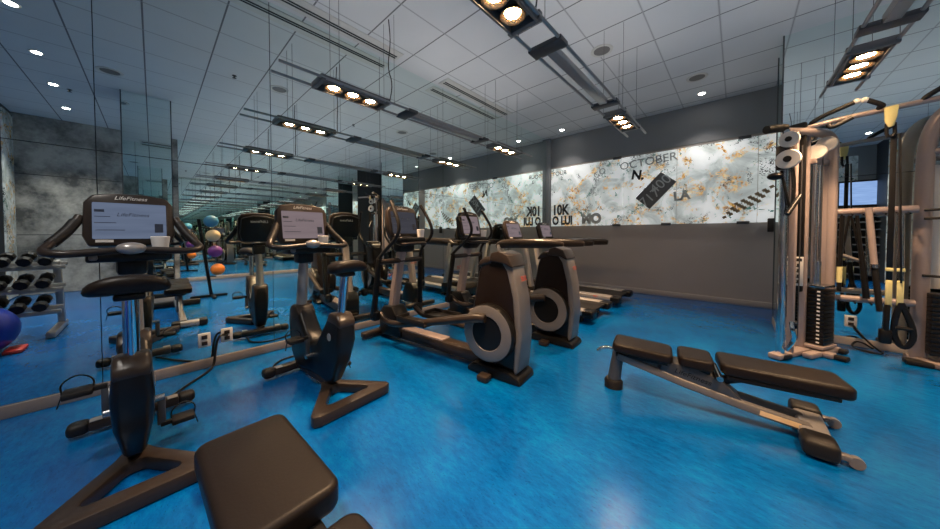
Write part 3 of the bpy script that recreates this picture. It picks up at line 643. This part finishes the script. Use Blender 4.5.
bench_front()

# ------------------------------------------------------------------ cable machine in front of the mirrored column
def gym():
    G = Vector((4.4, 4.75, 0)); t = thing('cable_machine', 'tall cable weight machine with two towers and pull-up bar before the mirrored column', 'cable machine', tuple(G)); o = tuple(-G)
    T = Vector((4.15, 4.62, 0)); u = Vector((.476, .880, 0)); v = Vector((.880, -.476, 0))
    R = Matrix((u, v, Vector((0, 0, 1)))).transposed()
    def P(a, b, z): return T + u*a + v*b + Vector((0, 0, z))
    # chrome adjustment column with its carriage
    MB().tube([P(-.48, 0, .05), P(-.48, 0, 2.25)], .034, 20).build('adjustment_column', M_CHROME, t, o)
    MB().box(P(-.30, 0, .03), (.56, .10, .05), .012, R).box(P(.02, .1, .03), (.56, .07, .05), .012, R).box(P(-.02, 0, .03), (.10, .40, .05), .012, R).build('tower_base', M_BEIGE, t, o)
    for a_, b_, s_ in ((-.46, .0, (.14, .12, .04)), (.0, .22, (.09, .12, .04)), (.27, .12, (.09, .12, .04))): MB().box(P(a_, b_, .025), s_, .012, R).build('rubber_foot', M_RUBBER, t, o)
    cr = MB().box(P(-.48, 0, 1.98), (.11, .10, .24), .02, R).build('pulley_carriage', M_CHAR, t, o)
    for a, z, r in ((-.53, 2.14, .07), (-.54, 1.95, .085)):
        c = P(a, .05, z); w = MB(); w.lathe([(0, -.018), (r, -.018), (r+.006, 0), (r, .018), (0, .018)], (0, 0, 0), 'z', 24)
        w.xf(Matrix.Translation(c) @ Matrix.Rotation(-.35, 4, 'Z') @ Matrix.Rotation(PI/2, 4, 'X')); pg = w.build('pulley_guard', M_WPLAST, cr, o); w = MB(); w.lathe([(0, .018), (r*.35, .018), (r*.35, .026), (0, .026)], (0, 0, 0), 'z', 16); w.xf(Matrix.Translation(c) @ Matrix.Rotation(-.35, 4, 'Z') @ Matrix.Rotation(PI/2, 4, 'X')); w.build('hub', M_BLACK, pg, o)
    MB().ball(P(-.56, -.03, 1.80), .06, (1, .8, .6)).tube([P(-.53, .0, 1.85), P(-.53, .04, 1.6), P(-.50, .06, 1.45)], .012, 8, 1).build('cable_stop', M_BLACK, cr, o)
    MB().tube([P(-.53, .07, 1.90), P(-.54, .09, 1.66)], .007, 6).tube([P(-.60, .08, 1.42), P(-.44, .10, 1.60)], .02, 10).build('pull_handle', M_BLACK, t, o)
    MB().tube([P(-.46, .03, 2.0), P(-.38, .03, 1.75), P(-.40, .03, 1.5)], .016, 8, 2).build('adjust_lever', M_BLACK, cr, o)
    # tower frame
    fr = MB()
    fr.box(P(-.36, .02, 1.15), (.045, .05, 2.2), .01, R)
    fr.box(P(-.06, -.02, 1.14), (.05, .05, 2.22), .01, R)
    fr.build('front_upright', M_BEIGE, t, o)
    MB().box(P(.235, .06, 1.14), (.07, .07, 2.16), .025, R, 3).build('rear_upright', M_BEIGE, t, o)
    sp = MB(); sp.box(P(.225, .0, 1.44), (.04, .16, 1.50), .016, R, 3); sp.build('side_panel', M_BEIGE, t, o)
    MB().tube([P(-.48, .0, 2.24), P(-.3, .02, 2.25), P(.0, .05, 2.27), P(.19, .06, 2.24), P(.235, .06, 2.12)], [.03, .036, .042, .042, .04], 14, 2).build('top_beam', M_BEIGE, t, o)
    MB().box(P(.09, .02, 1.98), (.26, .05, .055), .01, R).build('cross_brace', M_BEIGE, t, o)
    MB().box(P(-.22, -.02, 1.50), (.05, .12, 1.7), .01, R).build('cable_shroud', M_BLACK, t, o)
    for a, b, z in ((-.02, .035, 2.07), (.03, .085, 2.14)):
        w = MB(); w.lathe([(0, -.015), (.07, -.015), (.076, 0), (.07, .015), (0, .015)], (0, 0, 0), 'z', 24)
        w.xf(Matrix.Translation(P(a, b, z)) @ Matrix.Rotation(-.35, 4, 'Z') @ Matrix.Rotation(PI/2, 4, 'X')); w.build('top_pulley', M_WPLAST, t, o)
    for a in (.02, .10): MB().tube([P(a, .03, .1), P(a, .03, 1.95)], .013, 10).build('guide_rod', M_CHROME, t, o)
    MB().tube([P(.065, .05, .7), P(.065, .05, 2.05)], .005, 6).tube([P(-.33, .06, .2), P(-.33, .06, 2.1)], .005, 6).build('steel_cable', M_DSTEEL, t, o)
    for k in range(14):
        pk = MB().box(P(.065, .03, .13+.040*k), (.20, .19, .036), .004, R).build('weight_plate', M_BLACK, t, o)
        MB().box(P(-.0365, .085, .13+.040*k), (.002, .022, .016), 0, R).build('plate_number', M_TEXTW, pk, o)
    MB().box(P(.065, .03, .70), (.20, .19, .025), .006, R).tube([P(.065, .03, .7), P(.065, .03, .95)], .03, 12).build('head_plate', M_STEEL, t, o)
    MB().box(P(.065, .03, .085), (.28, .21, .03), .006, R).build('stack_base', M_BEIGE, t, o)
    pl = MB().box(P(-.27, -.005, .86), (.012, .13, .29), .003, Matrix.Rotation(math.radians(78), 3, 'Z')).build('exercise_chart', M_WPLAST, t, o)
    ch = MB(); Rn = Matrix.Rotation(math.radians(78), 3, 'Z')
    nrm = -(Rn @ Vector((1, 0, 0))); sd = Rn @ Vector((0, 1, 0))
    c0 = P(-.27, -.005, .86) + nrm*.008
    ch.box(c0+Vector((0, 0, .115)), (.002, .11, .03), 0, Rn)
    for r in range(4):
        for q in (-1, 1):
            cc = c0 + sd*q*.028 + Vector((0, 0, .06-.055*r)); ch.box(cc, (.002, .012, .036), 0, Rn); ch.box(cc+Vector((0, 0, -.01)), (.002, .03, .008), 0, Rn)
    ch.build('chart_drawing', M_TEXTK, pl, o)
    MB().tube([P(-.50, .05, .10), P(-.45, .09, .20), P(-.50, .10, .30), P(-.46, .07, .38)], .018, 8, 2).build('floor_pulley_hook', M_CHROME, t, o)
    # crossbars
    XR = 4.84
    for z, r in ((1.458, .038), (.562, .034)):
        MB().tube([(4.31, 4.86, z), (XR, 4.88, z+.012)], r, 14).build('crossbar', M_BEIGE, t, o)
    for z, n in ((1.44, 7), (.545, 5)):
        for k in range(n): MB().tube([(4.38+.4*k/(n-1), 4.83, z), (4.38+.4*k/(n-1), 4.79, z-.012)], .008, 6).build('storage_peg', M_BLACK, t, o)
    # right tower
    MB().tube([(4.895, 4.98, .03), (4.895, 4.98, 1.80), (4.90, 4.97, 2.12), (4.95, 4.94, 2.33), (5.06, 4.90, 2.44), (5.35, 4.80, 2.46)], .052, 14, 2).build('right_upright', M_BEIGE, t, o)
    MB().box((5.1, 5.02, .03), (.54, .10, .05), .012).beam((4.87, 4.93, .03), (5.15, 4.60, .03), .08, .05, .012).build('right_base', M_BEIGE, t, o)
    MB().box((4.86, 4.84, .025), (.15, .12, .045), .012).build('rubber_foot', M_RUBBER, t, o)
    MB().box((5.16, 5.03, 1.30), (.44, .03, 1.18), .012).build('frosted_shroud', M_WPLAST, t, o)
    MB().tube([(4.895, 4.98, 2.0), (5.35, 4.80, 2.04)], .03, 10).build('right_brace', M_BEIGE, t, o)
    for k in range(14): MB().box((5.12, 4.92, .13+.041*k), (.40, .18, .037), .004).build('weight_plate', M_BLACK, t, o)
    for z in (1.46, 1.38, .84): MB().tube([(4.89, 4.93, z), (5.02, 4.86, z)], .012, 8).build('storage_peg', M_BLACK, t, o)
    # pull-up bar
    pb = MB().tube([(4.03, 4.44, 2.28), (4.24, 4.5, 2.335), (4.48, 4.5, 2.355), (4.83, 4.5, 2.38), (5.4, 4.5, 2.41)], .025, 12, 1).build('pull_up_bar', M_BEIGE, t, o)
    def grip(pts, tip=None):
        g = MB().tube(pts, .021, 10, 2).build('grip', M_RUBBER, pb, o)
        if tip: MB().ball(tip, .027).build('grip_tip', M_WPLAST, g, o)
    grip([(4.11, 4.48, 2.31), (4.13, 4.46, 2.365), (4.38, 4.45, 2.465)], (4.39, 4.45, 2.468))
    grip([(4.52, 4.50, 2.36), (4.525, 4.48, 2.385), (4.54, 4.45, 2.39), (4.445, 4.45, 2.465)], (4.435, 4.45, 2.465))
    grip([(4.235, 4.5, 2.33), (4.235, 4.47, 2.255), (4.37, 4.46, 2.33)])
    grip([(4.745, 4.5, 2.375), (4.77, 4.48, 2.42), (4.93, 4.46, 2.52)])
    MB().tube([tuple(P(-.48, .0, 2.27)), tuple(P(-.56, -.03, 2.27)), tuple(P(-.66, -.06, 2.25))], .038, 12, 1).build('end_grip', M_RUBBER, t, o)
    return t
gym()
# suspension trainer hanging from the pull-up bar
tr = thing('suspension_trainer', 'black and yellow strap trainer hanging from the pull-up bar', 'suspension trainer', (4.62, 4.46, .2)); o = (-4.62, -4.46, -.2)
MB().prism([(4.54, 2.36), (4.615, 2.37), (4.61, 2.28), (4.595, 2.19), (4.565, 2.18), (4.545, 2.24)], 'y', 4.425, 4.455, .008).build('anchor_strap', M_YEL, tr, o)
MB().tube([(4.56, 4.455, 2.22), (4.56, 4.455, 2.10), (4.605, 4.455, 2.10), (4.60, 4.455, 2.22)], .012, 8, 1).build('carabiner', M_BLACK, tr, o)
for x in (4.60, 4.66):
    MB().beam((x*.5+4.60*.5, 4.46, 2.12), (x, 4.46, .80), .034, .010, .001).build('strap', M_BLACK, tr, o)
    MB().beam((x, 4.46, .82), (x, 4.46, .58), .036, .016, .003).build('yellow_strap', M_YEL, tr, o); MB().box((x, 4.46, .915), (.042, .024, .03), .003).build('buckle', M_YEL, tr, o)
MB().beam((4.595, 4.46, .60), (4.588, 4.46, .30), .055, .03, .006).box((4.588, 4.46, .31), (.07, .06, .13), .015).build('foot_cradle', M_BLACK, tr, o)
MB().tube([(4.66, 4.46, .62), (4.625, 4.46, .38), (4.66, 4.46, .24), (4.71, 4.46, .23), (4.745, 4.46, .36), (4.67, 4.46, .62)], .02, 8, 2, True, .6).tube([(4.64, 4.46, .40), (4.725, 4.46, .40)], .018, 8).build('hand_loop', M_BLACK, tr, o)
# attachments hung on the upper crossbar (y 4.70, just off the pegs)
a = thing('stirrup_grip_attachment', 'triangular stirrup handle with grey grip hanging on the upper crossbar at left', 'handle', (4.40, 4.70, 1.0)); o = (-4.40, -4.70, -1.0)
MB().tube([(4.425, 4.775, 1.42), (4.385, 4.775, 1.03)], .010, 8).tube([(4.435, 4.775, 1.42), (4.51, 4.775, .97)], .010, 8).build('webbing', M_BLACK, a, o)
MB().tube([(4.38, 4.775, 1.02), (4.51, 4.775, .96)], .018, 10).build('grip', M_GREYP, a, o)
a = thing('lat_bar', 'straight silver bar leaning on the upper crossbar beside the black straps', 'bar', (4.60, 4.70, .5)); o = (-4.60, -4.70, -.5)
MB().tube([(4.54, 4.775, 1.49), (4.585, 4.775, .92)], .024, 10).build('shaft', M_BEIGE, a, o); MB().tube([(4.585, 4.775, .92), (4.625, 4.77, .48)], .022, 10).build('sleeve', M_RUBBER, a, o)
MB().tube([(4.583, 4.775, .94), (4.587, 4.775, .90)], .031, 10).build('collar', M_STEEL, a, o)
a = thing('triceps_rope', 'black rope with yellow lower end hanging at the left of the crossbar', 'rope', (4.34, 4.69, .6)); o = (-4.34, -4.69, -.6)
MB().tube([(4.375, 4.74, 1.42), (4.37, 4.74, 1.1), (4.365, 4.74, .65)], .017, 8, 1).build('rope', M_BLACK, a, o); MB().tube([(4.367, 4.74, .90), (4.366, 4.74, .74)], .02, 8).build('rope_band', M_YEL, a, o)
a = MB().tube([(4.465, 4.735, 1.42), (4.485, 4.735, 1.15), (4.515, 4.735, .85), (4.535, 4.735, .60)], [.012, .014, .022, .024], 10, 1).build('ankle_strap', M_BLACK); tag(a, 'long black strap hanging between the stirrup handle and the straight bar', 'strap')
a = MB().tube([(4.72, 4.755, 1.43), (4.73, 4.755, .75)], .022, 10).build('curl_bar', M_STEEL); tag(a, 'upright steel bar hung on the crossbar behind the yellow strap trainer', 'bar')
# ------------------------------------------------------------------ outlets and cables
def outlet(loc, axis, label):
    t = thing('wall_outlet', label, 'outlet', loc, 0, 'wall outlets')
    s = (.012, .085, .125) if axis == 'x' else (.085, .012, .125)
    MB().box((0, 0, 0), s, .003).build('cover_plate', M_WPLAST, t)
    for dz in (-.028, .028):
        d = (.008, 0, dz) if axis == 'x' else (0, -.008, dz)
        MB().box(d, (.006, .04, .035) if axis == 'x' else (.04, .006, .035), .001).build('socket', M_CHAR, t)
outlet((.006, .30, .26), 'x', 'square steel outlet plate on the mirror, left of the pair')
outlet((.006, .46, .27), 'x', 'square steel outlet plate on the mirror, right of the pair')
outlet((4.53, 5.193, .27), 'y', 'outlet plate low on the mirrored column beside the weight stack')
c = MB().tube([(.02, .46, .27), (.06, .40, .30), (.07, .37, .20), (.07, .36, .05), (.12, .33, .012), (.35, .15, .012), (.60, .0, .02)], .010, 8, 3).build('power_cord', M_BLACK); tag(c, 'black cord running from the mirror outlets to the front bike', 'cord')
c = MB().tube([(4.54, 5.17, .24), (4.58, 5.12, .16), (4.66, 5.06, .05), (4.72, 5.0, .012), (4.62, 4.98, .012), (4.50, 5.05, .02), (4.56, 5.1, .10), (4.66, 5.08, .03)], .009, 8, 3).build('power_cord', M_BLACK); tag(c, 'tangled black cord under the outlet behind the cable machine', 'cord')
c = MB().tube([(.62, 1.25, .012), (.45, 1.22, .012), (.30, .9, .012), (.42, .72, .012), (.62, .72, .02)], .009, 8, 3).build('power_cord', M_BLACK); tag(c, 'black cord looped on the floor at the second bike', 'cord')

# ------------------------------------------------------------------ things behind the camera, seen in the mirrors
def tree():
    t = thing('ball_rack', 'black leaning ball rack reflected in the mirror beside the front bike console', 'ball rack', (4.0, .72, 0))
    MB().tube([(0, .03, .04), (0, -.13, 1.52)], .028, 10).build('post', M_BLACK, t)
    MB().box((.0, .0, .025), (.06, .55, .05), .01).box((-.15, .05, .025), (.34, .06, .05), .01).build('base', M_BLACK, t)
    for z in (.50, .86, 1.17, 1.45): MB().tube([(0, -.13*(z-.04)/1.48+.03, z-.09), (0, -.13*(z-.04)/1.48+.15, z-.10)], .012, 8).build('cradle', M_BLACK, t)
tree()
for z, m, n in ((1.47, M_LTBLUE, 'light blue medicine ball on top of the ball rack'), (1.19, M_CREAM, 'cream medicine ball second from the top of the rack'), (.88, M_PURP, 'purple medicine ball third from the top of the rack'), (.52, M_ORANGE, 'orange medicine ball at the bottom of the rack')):
    b = MB().ball((0, 0, 0), .115).build('medicine_ball', m); b.location = (4.0, .72+.03-.13*(z-.04)/1.48+.145, z+.015); tag(b, n, 'ball', 'medicine balls on the rack')
b = MB().ball((0, 0, 0), .25, (1, 1, 1), 32, 20).build('stability_ball', M_BLUEB); b.location = (2.02, -1.22, .25); tag(b, 'big dark blue stability ball at the left edge of the mirror', 'ball')
b = MB().box((0, 0, .02), (.25, .12, .04), .015).build('floor_block', M_REDP); b.location = (1.98, -1.0, 0); tag(b, 'flat red block on the floor below the blue stability ball', 'block')
def rack():
    t = thing('dumbbell_rack', 'three tier steel dumbbell rack at the left edge of the mirror', 'dumbbell rack', (2.8, -1.62, 0))
    for y in (-.78, .78):
        MB().beam((.35, y, .04), (-.45, y, .04), .07, .07, .01).beam((.22, y, .05), (.0, y, .90), .06, .08, .01).build('side_frame', M_SILVER, t)
    for x, z in ((-.05, .84), (-.20, .58), (-.36, .33)):
        tr_ = MB()
        for d in (-.07, .07): tr_.beam((x+d, -.86, z+d*.25), (x+d, .86, z+d*.25), .03, .05, .006)
        tr_.build('tier_rail', M_SILVER, t)
        MB().beam((x, -.78, z-.03), (.12-(z*.2), -.78, z-.05), .03, .05, .005).beam((x, .78, z-.03), (.12-(z*.2), .78, z-.05), .03, .05, .005).build('tier_bracket', M_SILVER, t)
rack()
db = thing('dumbbell', 'x', 'dumbbell', (0, 0, 0), 0, 'dumbbells on the rack')
MB().tube([(-.07, 0, 0), (.07, 0, 0)], .016, 10).build('handle', M_STEEL, db)
for s in (-1, 1): MB().lathe([(0, -.045), (.05, -.045), (.058, -.03), (.058, .03), (.05, .045), (0, .045)], (s*.105, 0, 0), 'x', 8).build('head', M_RUBBER, db)
first = True
for ti, (x, z) in enumerate(((-.05, .84), (-.20, .58), (-.36, .33))):
    for k in range(11):
        d_ = db if first else copy_tree(db); first = False
        d_.location = (2.8+x, -1.62-.72+.144*k, z+.092); d_.rotation_euler = (0, -.24, 0)
        pos = ['nearest the open end', 'second along', 'third along', 'fourth along', 'fifth along', 'sixth along', 'seventh along', 'eighth along', 'ninth along', 'tenth along', 'farthest along'][10-k]
        d_['label'] = 'black dumbbell on the %s tier of the rack, %s' % (('top', 'middle', 'bottom')[ti], pos)
tv = thing('television', 'wall television with a blue picture, reflected behind the cable machine', 'television', (6.10, -2.58, 2.33))
MB().box((0, 0, 0), (.95, .05, .74), .012).build('bezel', M_CHAR, tv); MB().box((0, .027, .01), (.85, .004, .62), 0).build('screen', M_TV, tv)
MB().box((0, -.02, 0), (.3, .03, .3), .005).build('wall_mount', M_BLACK, tv)
sh = thing('storage_rack', 'black open rack of steel shelves reflected below the television', 'rack', (6.0, -2.40, 0))
for x in (-.42, .42): MB().box((x, 0, .90), (.05, .40, 1.80), .006).build('side_frame', M_BLACK, sh)
for k in range(9): MB().box((0, .0, .15+.2*k), (.80, .38, .02), .003).box((0, .19, .16+.2*k), (.80, .015, .02), .002).build('shelf', M_GREYP, sh)
MB().box((0, -.19, .9), (.8, .01, 1.78), 0).build('back_panel', M_BLACK, sh)

# ------------------------------------------------------------------ camera and world
cam = bpy.data.cameras.new('camera'); co = bpy.data.objects.new('camera', cam); COL.objects.link(co)
cam.sensor_width = 36; cam.lens = 36*290.6/940; cam.shift_y = -(264.5-241.1)/940; cam.clip_start = .05
co.location = (3.587, 0, 1.232); co.rotation_euler = (PI/2-math.radians(1.354), 0, math.radians(42.552))
SC.camera = co
w = bpy.data.worlds.new('world'); SC.world = w; w.use_nodes = True
w.node_tree.nodes['Background'].inputs[0].default_value = (.5, .6, .8, 1); w.node_tree.nodes['Background'].inputs[1].default_value = .02
SC.view_settings.view_transform = 'Standard'; SC.view_settings.look = 'None'; SC.view_settings.gamma = 1; SC.view_settings.exposure = .15
cy = SC.cycles
cy.max_bounces = 14; cy.glossy_bounces = 12; cy.diffuse_bounces = 5; cy.sample_clamp_indirect = 3; cy.use_denoising = True
